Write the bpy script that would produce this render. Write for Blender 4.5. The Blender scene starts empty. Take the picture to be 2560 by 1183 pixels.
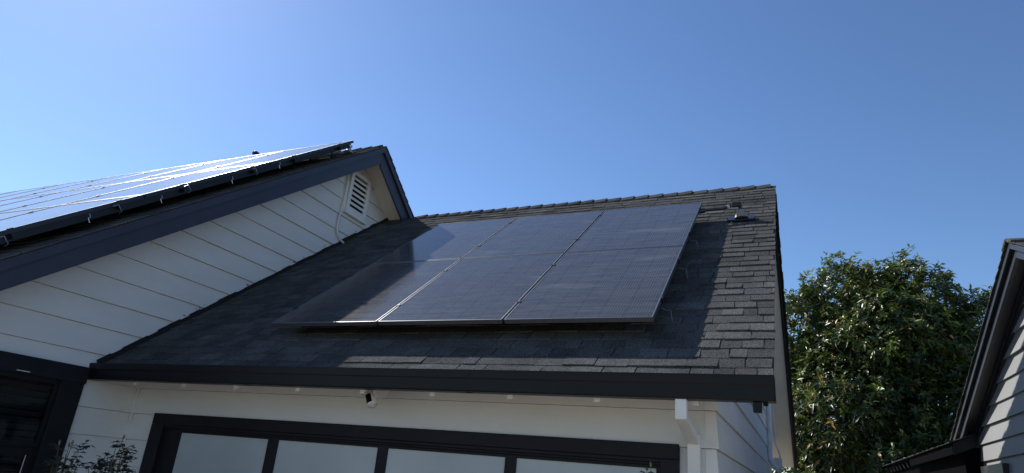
import bpy, math, random
import numpy as np
from mathutils import Vector, Matrix
random.seed(7); rng = np.random.default_rng(7)
scene = bpy.context.scene
col = scene.collection
rad = math.radians

# ------------------------------------------------------------------ camera, world, sun
EYE = Vector((0.0, 0.0, 1.6))
K = 0.8                       # building units -> metres (scaled about the eye, so the eye height stays 1.6 m)
RC = ((0.9164689172442323, -0.06493997794639558, -0.394800611688364),
      (0.3910849649855621, 0.35374583628734063, 0.8496566562274503),
      (0.0844823880310351, -0.9330844991605487, 0.34959411256324374))
cd = bpy.data.cameras.new("camera"); cam = bpy.data.objects.new("camera", cd); col.objects.link(cam)
cd.sensor_width = 36.0; cd.lens = 1627.23 / 2560 * 36; cd.clip_start = 0.05; cd.clip_end = 3000
M = Matrix([[RC[i][0], -RC[i][1], -RC[i][2]] for i in range(3)]).to_4x4()
M.translation = EYE
cam.matrix_world = M
scene.camera = cam

SUN = Vector((-0.670, 0.281, 0.687)).normalized()
w = bpy.data.worlds.new("World"); scene.world = w; w.use_nodes = True
nt = w.node_tree; bg = nt.nodes["Background"]
sky = nt.nodes.new("ShaderNodeTexSky"); sky.sky_type = 'NISHITA'; sky.sun_disc = False
sky.sun_elevation = math.asin(SUN.z); sky.sun_rotation = math.atan2(SUN.x, SUN.y)
sky.altitude = 0; sky.air_density = 1.05; sky.dust_density = 0.17; sky.ozone_density = 4.3
gm = nt.nodes.new("ShaderNodeGamma"); gm.inputs[1].default_value = 1.2      # the phone's contrast in the blue sky
nt.links.new(sky.outputs[0], gm.inputs[0]); nt.links.new(gm.outputs[0], bg.inputs[0]); bg.inputs[1].default_value = 0.0735
sd = bpy.data.lights.new("sun", 'SUN'); sun = bpy.data.objects.new("sun", sd); col.objects.link(sun)
sd.energy = 5.0; sd.angle = rad(0.5); sd.color = (1.0, 0.95, 0.87)
sun.rotation_euler = SUN.to_track_quat('Z', 'Y').to_euler(); sun.location = (-20, 8, 30)
scene.view_settings.view_transform = 'Standard'; scene.view_settings.look = 'None'
scene.view_settings.exposure = 0.5; scene.view_settings.gamma = 1

# ------------------------------------------------------------------ materials
def mat(name, color, rough=0.6, metal=0.0, spec=0.5, var=0.0, scale=4.0, bump=0.0, bscale=200.0, tone=False, stretch=None, dirt=None):
    m = bpy.data.materials.new(name); m.use_nodes = True
    t = m.node_tree; n = t.nodes; L = t.links; b = n["Principled BSDF"]
    b.inputs["Base Color"].default_value = (*color, 1); b.inputs["Roughness"].default_value = rough
    b.inputs["Metallic"].default_value = metal; b.inputs["Specular IOR Level"].default_value = spec
    tc = n.new("ShaderNodeTexCoord"); src = tc.outputs["Object"]
    if stretch:
        mp = n.new("ShaderNodeMapping"); mp.inputs["Scale"].default_value = stretch; L.new(src, mp.inputs[0]); src = mp.outputs[0]
    out = None
    if var > 0:
        nz = n.new("ShaderNodeTexNoise"); nz.inputs["Scale"].default_value = scale; nz.inputs["Detail"].default_value = 6; nz.inputs["Roughness"].default_value = .65
        L.new(src, nz.inputs["Vector"])
        mr = n.new("ShaderNodeMapRange"); mr.inputs[1].default_value = .3; mr.inputs[2].default_value = .7
        mr.inputs[3].default_value = 1 - var; mr.inputs[4].default_value = 1 + var; L.new(nz.outputs["Fac"], mr.inputs[0])
        mx = n.new("ShaderNodeVectorMath"); mx.operation = 'SCALE'; mx.inputs[0].default_value = color
        L.new(mr.outputs[0], mx.inputs["Scale"]); out = mx.outputs[0]
    if tone:
        at = n.new("ShaderNodeAttribute"); at.attribute_name = "tone"
        m2 = n.new("ShaderNodeVectorMath"); m2.operation = 'MULTIPLY'
        if out: L.new(out, m2.inputs[0])
        else: m2.inputs[0].default_value = color
        L.new(at.outputs["Color"], m2.inputs[1]); out = m2.outputs[0]
    if dirt:
        dcol, dsc, lo, hi = dirt
        nz = n.new("ShaderNodeTexNoise"); nz.inputs["Scale"].default_value = dsc; nz.inputs["Detail"].default_value = 8; nz.inputs["Roughness"].default_value = .7
        L.new(tc.outputs["Object"], nz.inputs["Vector"])
        mr = n.new("ShaderNodeMapRange"); mr.inputs[1].default_value = lo; mr.inputs[2].default_value = hi; L.new(nz.outputs["Fac"], mr.inputs[0])
        mm = n.new("ShaderNodeMix"); mm.data_type = 'RGBA'; L.new(mr.outputs[0], mm.inputs[0])
        if out: L.new(out, mm.inputs[6])
        else: mm.inputs[6].default_value = (*color, 1)
        mm.inputs[7].default_value = (*dcol, 1); out = mm.outputs[2]
    if out: L.new(out, b.inputs["Base Color"])
    if bump > 0:
        nz = n.new("ShaderNodeTexNoise"); nz.inputs["Scale"].default_value = bscale; nz.inputs["Detail"].default_value = 4
        L.new(src, nz.inputs["Vector"]); bp = n.new("ShaderNodeBump"); bp.inputs["Strength"].default_value = bump; bp.inputs["Distance"].default_value = .004
        L.new(nz.outputs["Fac"], bp.inputs["Height"]); L.new(bp.outputs[0], b.inputs["Normal"])
    return m

MAT = {}
MAT['siding'] = mat('white_siding_paint', (.67, .675, .67), .55, var=.05, scale=1.6, bump=.35, bscale=60, stretch=(1, 1, 3), dirt=((.42, .41, .38), 3.0, .66, .86))
MAT['trim'] = mat('white_trim_paint', (.72, .72, .70), .5, var=.05, scale=5, bump=.2, bscale=90)
MAT['soffit'] = mat('cream_soffit_paint', (.70, .67, .60), .6, var=.06, scale=3, bump=.2, bscale=50)
MAT['navy'] = mat('dark_navy_fascia_paint', (.028, .030, .052), .45, var=.2, scale=3, bump=.2, bscale=60)
MAT['black'] = mat('black_gutter_paint', (.005, .0055, .008), .42, spec=.25, var=.2, scale=3, bump=.1, bscale=40)
MAT['blacktrim'] = mat('black_casing_paint', (.008, .0085, .012), .55, spec=.25, var=.25, scale=4, bump=.2, bscale=70)
MAT['deck'] = mat('black_roofing_felt', (.012, .012, .013), .9)
MAT['alu'] = mat('aluminium_bracket', (.55, .56, .58), .35, metal=1, var=.1, scale=20)
MAT['dullmetal'] = mat('dull_dark_metal', (.16, .16, .17), .5, metal=.8, var=.1, scale=20)
MAT['frame_side'] = mat('black_module_frame', (.012, .013, .016), .35)
MAT['frame_black'] = mat('anodised_black_frame', (.16, .17, .19), .38, metal=.85, var=.1, scale=20)
MAT['frame_glare'] = mat('silver_frame_glare', (.75, .76, .78), .32, metal=.9, var=.05, scale=20)  # bright metal standing in for glare along the main-array frame rims
MAT['clampblack'] = mat('black_clamp_metal', (.02, .02, .022), .4, metal=.5)
MAT['plastic'] = mat('black_plastic', (.014, .015, .02), .45, var=.2, scale=15)
MAT['plate'] = mat('dark_blue_steel_flashing', (.05, .065, .10), .25, metal=.8, var=.3, scale=14)
MAT['rubber'] = mat('grey_rubber_boot', (.20, .19, .17), .6, var=.2, scale=14)
MAT['galv'] = mat('galvanised_vent', (.45, .47, .50), .4, metal=.7, var=.2, scale=10)
MAT['pvc'] = mat('white_painted_conduit', (.62, .63, .62), .45, var=.06, scale=12)
MAT['camwhite'] = mat('white_camera_plastic', (.68, .68, .66), .4)
MAT['lens'] = mat('glossy_black_lens', (.004, .004, .005), .15)
MAT['lampglass'] = mat('dull_lamp_lens', (.5, .5, .5), .25)
MAT['blind'] = mat('dark_blind_slats', (.10, .11, .13), .6, var=.15, scale=6)
MAT['wood'] = mat('dark_weathered_wood', (.014, .013, .015), .7, var=.25, scale=8, bump=.3, bscale=50)
MAT['greysiding'] = mat('pale_grey_siding_paint', (.235, .238, .238), .6, var=.05, scale=2, bump=.3, bscale=50, stretch=(1, 1, 3))
MAT['darktrim'] = mat('charcoal_rake_paint', (.022, .022, .026), .4, var=.2, scale=4, bump=.2, bscale=50)
MAT['porch'] = mat('near_black_porch_shade', (.004, .004, .005), .95, spec=.02, var=.2, scale=6)  # shade over the porch put into the base colour
MAT['bark'] = mat('grey_brown_bark', (.10, .075, .055), .85, var=.3, scale=12, bump=.6, bscale=30)
MAT['stem'] = mat('green_red_stem', (.07, .06, .03), .6, var=.2, scale=20)
MAT['bud'] = mat('green_rosebud', (.10, .12, .05), .55, var=.2, scale=30)
MAT['ground'] = mat('concrete_driveway', (.35, .30, .225), .85, var=.15, scale=.8, bump=.3, bscale=30, dirt=((.16, .15, .13), .6, .45, .75))
MAT['chip'] = mat('bare_primer', (.16, .15, .14), .8)

def glass_mat(name, base, rough, coat=0.0, ior=1.45):
    m = bpy.data.materials.new(name); m.use_nodes = True; b = m.node_tree.nodes["Principled BSDF"]
    b.inputs["Base Color"].default_value = (*base, 1); b.inputs["Roughness"].default_value = rough; b.inputs["IOR"].default_value = ior
    b.inputs["Coat Weight"].default_value = coat
    return m
MAT['winglass'] = glass_mat('window_pane_glass', (.02, .023, .03), .05)
_t = MAT['winglass'].node_tree; _tr = _t.nodes.new('ShaderNodeBsdfTransparent'); _tr.inputs[0].default_value = (.62, .66, .70, 1)
_gl = _t.nodes.new('ShaderNodeBsdfGlossy'); _gl.inputs['Roughness'].default_value = .04; _gl.inputs['Color'].default_value = (.7, .7, .7, 1)
_fr = _t.nodes.new('ShaderNodeFresnel'); _fr.inputs[0].default_value = 1.35; _mx = _t.nodes.new('ShaderNodeMixShader')
_t.links.new(_fr.outputs[0], _mx.inputs[0]); _t.links.new(_tr.outputs[0], _mx.inputs[1]); _t.links.new(_gl.outputs[0], _mx.inputs[2]); _t.links.new(_mx.outputs[0], _t.nodes['Material Output'].inputs[0])
MAT['frosted'] = glass_mat('frosted_white_glass', (.44, .50, .52), .35)
_t = MAT['frosted'].node_tree; _n = _t.nodes.new('ShaderNodeTexNoise'); _n.inputs['Scale'].default_value = 1.1; _n.inputs['Detail'].default_value = 5
_tc = _t.nodes.new('ShaderNodeTexCoord'); _r = _t.nodes.new('ShaderNodeValToRGB'); _t.links.new(_tc.outputs['Object'], _n.inputs['Vector']); _t.links.new(_n.outputs['Fac'], _r.inputs[0])
_r.color_ramp.elements[0].position = .3; _r.color_ramp.elements[0].color = (.37, .43, .45, 1); _r.color_ramp.elements[1].position = .7; _r.color_ramp.elements[1].color = (.50, .55, .57, 1)
_t.links.new(_r.outputs[0], _t.nodes['Principled BSDF'].inputs['Base Color'])

def shingle_mat():
    m = bpy.data.materials.new('asphalt_shingle_granules'); m.use_nodes = True
    t = m.node_tree; n = t.nodes; L = t.links; b = n["Principled BSDF"]
    b.inputs["Roughness"].default_value = .9; b.inputs["Specular IOR Level"].default_value = .0
    tc = n.new("ShaderNodeTexCoord")
    g = n.new("ShaderNodeTexNoise"); g.inputs["Scale"].default_value = 105; g.inputs["Detail"].default_value = 3; g.inputs["Roughness"].default_value = .8
    L.new(tc.outputs["Object"], g.inputs["Vector"])
    g2 = n.new("ShaderNodeTexNoise"); g2.inputs["Scale"].default_value = 3.2; g2.inputs["Detail"].default_value = 5; L.new(tc.outputs["Object"], g2.inputs["Vector"])
    r1 = n.new("ShaderNodeMapRange"); r1.inputs[1].default_value = .32; r1.inputs[2].default_value = .68; r1.inputs[3].default_value = .25; r1.inputs[4].default_value = 1.95; L.new(g.outputs["Fac"], r1.inputs[0])
    r2 = n.new("ShaderNodeMapRange"); r2.inputs[1].default_value = .3; r2.inputs[2].default_value = .7; r2.inputs[3].default_value = .8; r2.inputs[4].default_value = 1.2; L.new(g2.outputs["Fac"], r2.inputs[0])
    mu = n.new("ShaderNodeMath"); mu.operation = 'MULTIPLY'; L.new(r1.outputs[0], mu.inputs[0]); L.new(r2.outputs[0], mu.inputs[1])
    at = n.new("ShaderNodeAttribute"); at.attribute_name = "tone"
    v = n.new("ShaderNodeVectorMath"); v.operation = 'SCALE'; L.new(at.outputs["Color"], v.inputs[0]); L.new(mu.outputs[0], v.inputs["Scale"])
    v2 = n.new("ShaderNodeVectorMath"); v2.operation = 'MULTIPLY'; v2.inputs[1].default_value = (.075, .076, .0755); L.new(v.outputs[0], v2.inputs[0])
    L.new(v2.outputs[0], b.inputs["Base Color"])
    bp = n.new("ShaderNodeBump"); bp.inputs["Strength"].default_value = .8; bp.inputs["Distance"].default_value = .004; L.new(g.outputs["Fac"], bp.inputs["Height"]); L.new(bp.outputs[0], b.inputs["Normal"])
    return m
MAT['shingle'] = shingle_mat()

def pv_mat(name, dust, rough, base=(.010, .011, .017)):
    """solar glass: half-cut cells, finger lines up the slope, a film of dust. UV is in building units."""
    m = bpy.data.materials.new(name); m.use_nodes = True
    t = m.node_tree; n = t.nodes; L = t.links; b = n["Principled BSDF"]
    uv = n.new("ShaderNodeUVMap"); uv.uv_map = "UVMap"; sp = n.new("ShaderNodeSeparateXYZ"); L.new(uv.outputs[0], sp.inputs[0])
    def M_(op, a, bb=None):
        k = n.new("ShaderNodeMath"); k.operation = op
        for i, q in enumerate((a, bb)):
            if q is None: continue
            if isinstance(q, (int, float)): k.inputs[i].default_value = q
            else: L.new(q, k.inputs[i])
        return k.outputs[0]
    def line(sock, period, width):
        f = M_('FRACT', M_('DIVIDE', sock, period)); return M_('LESS_THAN', f, width / period)
    cell = M_('MAXIMUM', line(sp.outputs[0], .2267, .006), line(sp.outputs[1], .1133, .005))
    fing = line(sp.outputs[0], .0252, .004)
    # dust film and smudges; d2 paints short dash glints into the colour
    oi = n.new("ShaderNodeObjectInfo"); seed = n.new("ShaderNodeVectorMath"); seed.operation = 'ADD'; L.new(uv.outputs[0], seed.inputs[0]); sv = n.new("ShaderNodeVectorMath"); sv.operation = 'SCALE'; sv.inputs[0].default_value = (37, 61, 13); L.new(oi.outputs["Random"], sv.inputs["Scale"]); L.new(sv.outputs[0], seed.inputs[1])
    mp = n.new("ShaderNodeMapping"); mp.inputs["Scale"].default_value = (1.2, 9, 1); L.new(seed.outputs[0], mp.inputs[0])
    d1 = n.new("ShaderNodeTexNoise"); d1.inputs["Scale"].default_value = 2.2; d1.inputs["Detail"].default_value = 7; d1.inputs["Roughness"].default_value = .65; L.new(mp.outputs[0], d1.inputs["Vector"])
    mp2 = n.new("ShaderNodeMapping"); mp2.inputs["Scale"].default_value = (22, 60, 1); L.new(seed.outputs[0], mp2.inputs[0])
    d2 = n.new("ShaderNodeTexNoise"); d2.inputs["Scale"].default_value = 1.0; d2.inputs["Detail"].default_value = 2; L.new(mp2.outputs[0], d2.inputs["Vector"])
    sc = n.new("ShaderNodeMapRange"); sc.inputs[1].default_value = .66; sc.inputs[2].default_value = .76; sc.inputs[4].default_value = .16; L.new(d2.outputs["Fac"], sc.inputs[0])
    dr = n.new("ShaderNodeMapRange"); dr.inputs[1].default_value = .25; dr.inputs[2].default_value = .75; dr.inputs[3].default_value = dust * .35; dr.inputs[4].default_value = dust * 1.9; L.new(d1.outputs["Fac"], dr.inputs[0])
    mp3 = n.new("ShaderNodeMapping"); mp3.inputs["Scale"].default_value = (.55, 2.6, 1); mp3.inputs["Rotation"].default_value = (0, 0, .35); L.new(seed.outputs[0], mp3.inputs[0])
    d3 = n.new("ShaderNodeTexNoise"); d3.inputs["Scale"].default_value = 1.6; d3.inputs["Detail"].default_value = 5; L.new(mp3.outputs[0], d3.inputs["Vector"])
    sm = n.new("ShaderNodeMapRange"); sm.inputs[1].default_value = .60; sm.inputs[2].default_value = .78; sm.inputs[4].default_value = .13; L.new(d3.outputs["Fac"], sm.inputs[0])
    fac = M_('ADD', M_('ADD', dr.outputs[0], sc.outputs[0]), sm.outputs[0])
    c1 = n.new("ShaderNodeMix"); c1.data_type = 'RGBA'; c1.inputs[6].default_value = (*base, 1); c1.inputs[7].default_value = (.10, .105, .12, 1); L.new(M_('MULTIPLY', fing, .8), c1.inputs[0])
    c2 = n.new("ShaderNodeMix"); c2.data_type = 'RGBA'; L.new(c1.outputs[2], c2.inputs[6]); c2.inputs[7].default_value = (.004, .004, .006, 1); L.new(M_('MULTIPLY', cell, .7), c2.inputs[0])
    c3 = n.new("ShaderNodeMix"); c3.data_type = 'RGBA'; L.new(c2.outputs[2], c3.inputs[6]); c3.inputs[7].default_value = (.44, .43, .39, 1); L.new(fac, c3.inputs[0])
    L.new(c3.outputs[2], b.inputs["Base Color"])
    rr = n.new("ShaderNodeMapRange"); rr.inputs[3].default_value = rough * .7; rr.inputs[4].default_value = rough * 1.5; L.new(d1.outputs["Fac"], rr.inputs[0]); L.new(rr.outputs[0], b.inputs["Roughness"])
    b.inputs["IOR"].default_value = 1.36; b.inputs["Specular IOR Level"].default_value = .5
    return m
MAT['pv'] = pv_mat('solar_cell_glass', .09, .10)
MAT['pv_far'] = pv_mat('solar_cell_glass_dusty_glare', .50, .08)  # same glass; heavier dust tint also whitens it for the sky glare

def leaf_mat(name, rough):
    m = bpy.data.materials.new(name); m.use_nodes = True
    t = m.node_tree; n = t.nodes; L = t.links; b = n["Principled BSDF"]
    at = n.new("ShaderNodeAttribute"); at.attribute_name = "tone"
    L.new(at.outputs["Color"], b.inputs["Base Color"]); b.inputs["Roughness"].default_value = rough
    tr = n.new("ShaderNodeBsdfTranslucent"); L.new(at.outputs["Color"], tr.inputs[0])
    mx = n.new("ShaderNodeMixShader"); mx.inputs[0].default_value = .36; L.new(b.outputs[0], mx.inputs[1]); L.new(tr.outputs[0], mx.inputs[2])
    L.new(mx.outputs[0], n["Material Output"].inputs[0])
    return m
MAT['leaf'] = leaf_mat('glossy_leaf', .36)
MAT['roseleaf'] = leaf_mat('rose_leaf', .7)

# ------------------------------------------------------------------ builders
def T(p): return Vector((p[0] * K, p[1] * K, (p[2] - 1.6) * K + 1.6))
ORG = {}
def tag(o, label=None, cat=None, group=None, kind=None):
    if label: o['label'] = label
    if cat: o['category'] = cat
    if group: o['group'] = group
    if kind: o['kind'] = kind
    return o
def thing(name, loc, label, cat, group=None):
    o = bpy.data.objects.new(name, None); col.objects.link(o); o.empty_display_size = .2
    o.location = T(loc); ORG[o.name] = T(loc); return tag(o, label, cat, group)

class MB:
    def __init__(s): s.v = []; s.f = []; s.uv = []; s.tone = []; s.hasuv = False; s.sm = []
    def add(s, vs, fs, tone=(1, 1, 1), uvs=None, smooth=False):
        b = len(s.v); s.v += [tuple(v) for v in vs]
        for i, f in enumerate(fs):
            s.f.append([b + j for j in f]); s.tone.append(tone); s.sm.append(smooth)
            if uvs: s.hasuv = True; s.uv += [uvs[j] for j in f]
            else: s.uv += [(0, 0)] * len(f)
    def hexa(s, p, **k):   # 8 points: bottom 4, top 4
        s.add(p, [(0, 3, 2, 1), (4, 5, 6, 7), (0, 1, 5, 4), (1, 2, 6, 5), (2, 3, 7, 6), (3, 0, 4, 7)], **k)
    def box(s, a, b, **k):
        (x0, y0, z0), (x1, y1, z1) = a, b
        s.hexa([(x0, y0, z0), (x1, y0, z0), (x1, y1, z0), (x0, y1, z0), (x0, y0, z1), (x1, y0, z1), (x1, y1, z1), (x0, y1, z1)], **k)
    def obox(s, o, A, B, C, **k):   # origin and three edge vectors
        o, A, B, C = map(Vector, (o, A, B, C))
        s.hexa([o, o + A, o + A + B, o + B, o + C, o + A + C, o + A + B + C, o + B + C], **k)
    def prism(s, poly, vec, **k):
        n = len(poly); vec = Vector(vec); a = [Vector(p) for p in poly]
        s.add(a + [p + vec for p in a], [tuple(range(n))[::-1], tuple(range(n, 2 * n))] + [(i, (i + 1) % n, n + (i + 1) % n, n + i) for i in range(n)], **k)
    def tube(s, pts, r, seg=8, tone=(1, 1, 1), caps=True):
        pts = [Vector(p) for p in pts]; rs = r if isinstance(r, (list, tuple)) else [r] * len(pts); rings = []
        up = Vector((0.13, .2, 1)).normalized()
        for i, p in enumerate(pts):
            d = (pts[min(i + 1, len(pts) - 1)] - pts[max(i - 1, 0)]).normalized()
            if abs(d.dot(up)) > .95: up = Vector((1, .1, 0)).normalized()
            u = d.cross(up).normalized(); w_ = d.cross(u).normalized()
            rings.append([p + (u * math.cos(2 * math.pi * j / seg) + w_ * math.sin(2 * math.pi * j / seg)) * rs[i] for j in range(seg)])
        fs = [(i * seg + j, i * seg + (j + 1) % seg, (i + 1) * seg + (j + 1) % seg, (i + 1) * seg + j) for i in range(len(pts) - 1) for j in range(seg)]
        s.add([q for r_ in rings for q in r_], fs, tone=tone, smooth=True)
        if caps:
            s.add(rings[0], [tuple(range(seg))], tone=tone); s.add(rings[-1], [tuple(range(seg))[::-1]], tone=tone)
    def build(s, name, m, parent=None, origin=None, bevel=0, label=None):
        me = bpy.data.meshes.new(name)
        if parent is not None: org = ORG[parent.name]
        else: org = T(origin if origin is not None else s.v[0])
        me.from_pydata([tuple(T(v) - org) for v in s.v], [], s.f); me.update()
        me.polygons.foreach_set('use_smooth', s.sm)
        if s.hasuv:
            l = me.uv_layers.new(name="UVMap"); l.data.foreach_set('uv', np.array(s.uv, dtype=np.float32).ravel())
        if any(t != (1, 1, 1) for t in s.tone) or m in (MAT['shingle'], MAT['leaf'], MAT['roseleaf']):
            at = me.attributes.new("tone", 'FLOAT_COLOR', 'FACE')
            at.data.foreach_set('color', np.array([(*t, 1) for t in s.tone], dtype=np.float32).ravel())
        me.materials.append(m)
        o = bpy.data.objects.new(name, me); col.objects.link(o)
        if parent is not None: o.parent = parent
        else: o.location = org
        ORG[o.name] = org
        if bevel:
            b = o.modifiers.new("bevel", 'BEVEL'); b.width = bevel; b.segments = 2; b.limit_method = 'ANGLE'; b.angle_limit = rad(40)
        if label: o['label'] = label
        return o

def copy_tree(o, parent=None):
    c = o.copy(); col.objects.link(c)
    if parent is not None: c.parent = parent
    for ch in list(o.children): copy_tree(ch, c)
    return c

# ------------------------------------------------------------------ key dimensions (building units)
EY, EZ = 5.0, 2.433                       # garage eave line
P1 = rad(37.53); S1 = Vector((0, math.cos(P1), math.sin(P1))); N1 = Vector((0, -math.sin(P1), math.cos(P1)))
LR = 6.232                                 # garage slope length
RY, RZ = EY + LR * math.cos(P1), EZ + LR * math.sin(P1)
FS = .9648                                 # wall planes measured on a pitch .9648 nearer the eye
XR, W, XC, YW = -0.2075, -7.649 * FS, -0.689 * FS, 5.796 * FS
def q(v): return v * FS
def zq(z): return 1.6 + (z - 1.6) * FS
P2 = rad(37.1); S2 = Vector((0, math.cos(P2), math.sin(P2))); N2 = Vector((0, -math.sin(P2), math.cos(P2)))
XK, AY, AZ = -6.862, 8.795, 7.214          # main rake plane and apex
GZ = -0.4                                  # ground (1.6 m below the eye)
def R1(x, s, o=0.0): return Vector((x, EY, EZ)) + S1 * s + N1 * o
def R2(x, s, o=0.0): return Vector((x, AY, AZ)) + S2 * s + N2 * o

# ------------------------------------------------------------------ ground
g = MB(); g.add([(-700, -700, GZ), (700, -700, GZ), (700, 700, GZ), (-700, 700, GZ)], [(0, 1, 2, 3)])
tag(g.build('ground', MAT['ground'], origin=(0, 0, GZ)), kind='structure')

# ------------------------------------------------------------------ shingles
def shingles(mb, P0, U, V, NN, width, length, exp=.165, x0=0.0, wmin=.12, wmax=.30, start=-.03):
    """courses of architectural shingles; P0 lower left corner, U along the eave, V up the slope"""
    n = int(math.ceil((length - start) / exp)); P0 = Vector(P0)
    ph = random.random()
    for i in range(n):
        s0 = start + i * exp; s1 = min(s0 + exp * 1.08, length)
        x = -random.random() * .3
        wob = [random.uniform(-.006, .006) for _ in range(60)]
        while x < width:
            wd = random.uniform(wmin, wmax); a = max(x, 0) ; b = min(x + wd, width)
            x += wd
            if b - a < .03: continue
            thick = random.choice((.009, .010, .015, .018)); jit = random.uniform(-.006, .006)
            tn = random.uniform(.80, 1.16) * (1.10 if thick > .012 else .90); tone = (tn, tn, tn * random.uniform(.98, 1.04))
            g_ = random.choice((0, .003, .004)); a2, b2 = a + g_, b - g_; sk = random.uniform(-.008, .008)
            j1 = jit + random.uniform(-.004, .004)
            p = [P0 + U * a2 + V * (s0 + jit), P0 + U * b2 + V * (s0 + j1), P0 + U * (b2 + sk) + V * s1, P0 + U * (a2 + sk) + V * s1]
            top = [p[0] + NN * thick, p[1] + NN * (thick + random.uniform(-.002, .003)), p[2] + NN * .004, p[3] + NN * .004]
            mb.add(p + top, [(4, 5, 6, 7), (0, 1, 5, 4), (1, 2, 6, 5), (3, 0, 4, 7)], tone=tone)
def ridge_caps(mb, x0, x1, y, z, step, pitch, wd=.17, flip=1):
    c, s_ = math.cos(pitch), math.sin(pitch); n = int((x1 - x0) / step)
    for i in range(n):
        a = x0 + i * step; b = a + step * 1.35
        if b > x1 + .02: b = x1 + .02
        h0, h1 = .012, .040 + random.uniform(-.006, .008)
        tn = random.uniform(.8, 1.1); pts = []
        for (xx, h) in ((a, h0), (b, h1)):
            for t_ in (-1, 0, 1):
                pts.append((xx, y + t_ * wd * c, z - abs(t_) * wd * s_ + h + (.006 if t_ == 0 else 0)))
            for t_ in (1, 0, -1):
                pts.append((xx, y + t_ * wd * c, z - abs(t_) * wd * s_ + h - .028))
        mb.add(pts, [(0, 6, 7, 1), (1, 7, 8, 2), (5, 4, 3, 2, 1, 0)[::-1], (6, 7, 8, 9, 10, 11), (2, 8, 9, 3), (5, 11, 6, 0), (3, 9, 10, 4), (4, 10, 11, 5)], tone=(tn, tn, tn))

# ------------------------------------------------------------------ siding
def siding(mb, O, U, OUT, ua, ub, z0, zt, levels, holes=(), lap=.028):
    """O origin, U along, OUT outwards; ua(z), ub(z) bounds; levels sorted board bottoms"""
    O, U, OUT = Vector(O), Vector(U), Vector(OUT)
    lv = [z for z in levels if z0 < z < zt]; lv = [z0] + lv + [zt]
    for a, b in zip(lv[:-1], lv[1:]):
        cuts = sorted({a, b, *[z for h in holes for z in (h[2], h[3]) if a < z < b]})
        base = max([z for z in levels if z <= a + 1e-6] or [a]); top = base + (levels[1] - levels[0])
        lp = lap * random.uniform(.8, 1.15); off = lambda z: lp * (1 - (z - base) / (top - base))
        for c0, c1 in zip(cuts[:-1], cuts[1:]):
            mid = (c0 + c1) / 2; segs = [(None, None)]
            hs = sorted([h for h in holes if h[2] < mid < h[3]])
            pts = []; cur = 'start'
            edges = [('a', None)]
            lst = []; left = ('f', ua)
            for h in hs: lst.append((left, ('c', h[0]))); left = ('c', h[1])
            lst.append((left, ('f', ub)))
            for l, r in lst:
                ev = lambda e, z: e[1](z) if e[0] == 'f' else e[1]
                def P(e, z, o): return O + U * ev(e, z) + Vector((0, 0, z)) + OUT * o
                if ev(r, c0) - ev(l, c0) < .01: continue
                full = c1; c1g = c1 - .0035 if abs(c1 - top) < 1e-4 else c1     # shadow gap under the next board
                p = [P(l, c0, off(c0)), P(r, c0, off(c0)), P(r, c1g, off(c1g)), P(l, c1g, off(c1g))]
                if (p[2] - p[3]).dot(U) < 0: p[2] = p[3]
                q = [P(l, c0, -.03), P(r, c0, -.03), P(r, c1, -.03), P(l, c1, -.03)]
                mb.add(p + q, [(0, 1, 2, 3), (4, 5, 1, 0), (1, 5, 6, 2), (3, 2, 6, 7), (4, 0, 3, 7)])

LV = [zq(1.98 + .303 * i) for i in range(-9, 20)]

LV_S = LV[1] - LV[0]
# ================================================================== HOUSE
house = thing('house', (W, YW, GZ), 'white lap sided house with navy trim, steep charcoal shingle roofs and attached garage wing', 'house')

# --- main gable wall (faces +X)
t2 = math.tan(P2)
zmain = lambda y: AZ - .12 - abs(y - AY) * t2          # underside of main roof
ua = lambda z: max(3.1, AY - (AZ - .12 - z) / t2); ub = lambda z: min(14.5, AY + (AZ - .12 - z) / t2)
WIN = (q(3.60), q(4.80), zq(.75), zq(2.22))
m = MB(); siding(m, (W, 0, 0), (0, 1, 0), (1, 0, 0), ua, ub, GZ, AZ - .14, LV, holes=[WIN])
gw = m.build('gable_wall', MAT['siding'], house)
# front wall of the main block
m = MB(); siding(m, (W, 3.1, 0), (-1, 0, 0), (0, -1, 0), lambda z: 0, lambda z: 22, GZ, 2.75, LV); m.build('wall', MAT['siding'], house)
# paint chips along the flashing
chips_done = 0
for i in range(26):
    m = MB()
    s = random.uniform(.0, 5.2); y = EY + s * math.cos(P1); z = EZ + s * math.sin(P1) + random.uniform(.06, .12)
    k = int((z - LV[0]) / LV_S); o = .022 * (1 - ((z - LV[0]) / LV_S - k)) + .004
    r = random.uniform(.008, .022); n = 6; a0 = random.random() * 6
    m.prism([(W + o, y + r * random.uniform(.6, 1.6) * math.cos(a0 + 6.283 * j / n), z + .7 * r * math.sin(a0 + 6.283 * j / n)) for j in range(n)], (.0015, 0, 0))
    m.build('paint_chip', MAT['chip'], gw)
# step flashing
m = MB()
for i in range(38):
    a = R1(W + .03, i * .165 - .02, .0); m.obox(a, (.018, 0, 0), S1 * .172, N1 * (.062 + random.uniform(-.008, .012)))
m.build('step_flashing', MAT['deck'], house)

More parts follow.
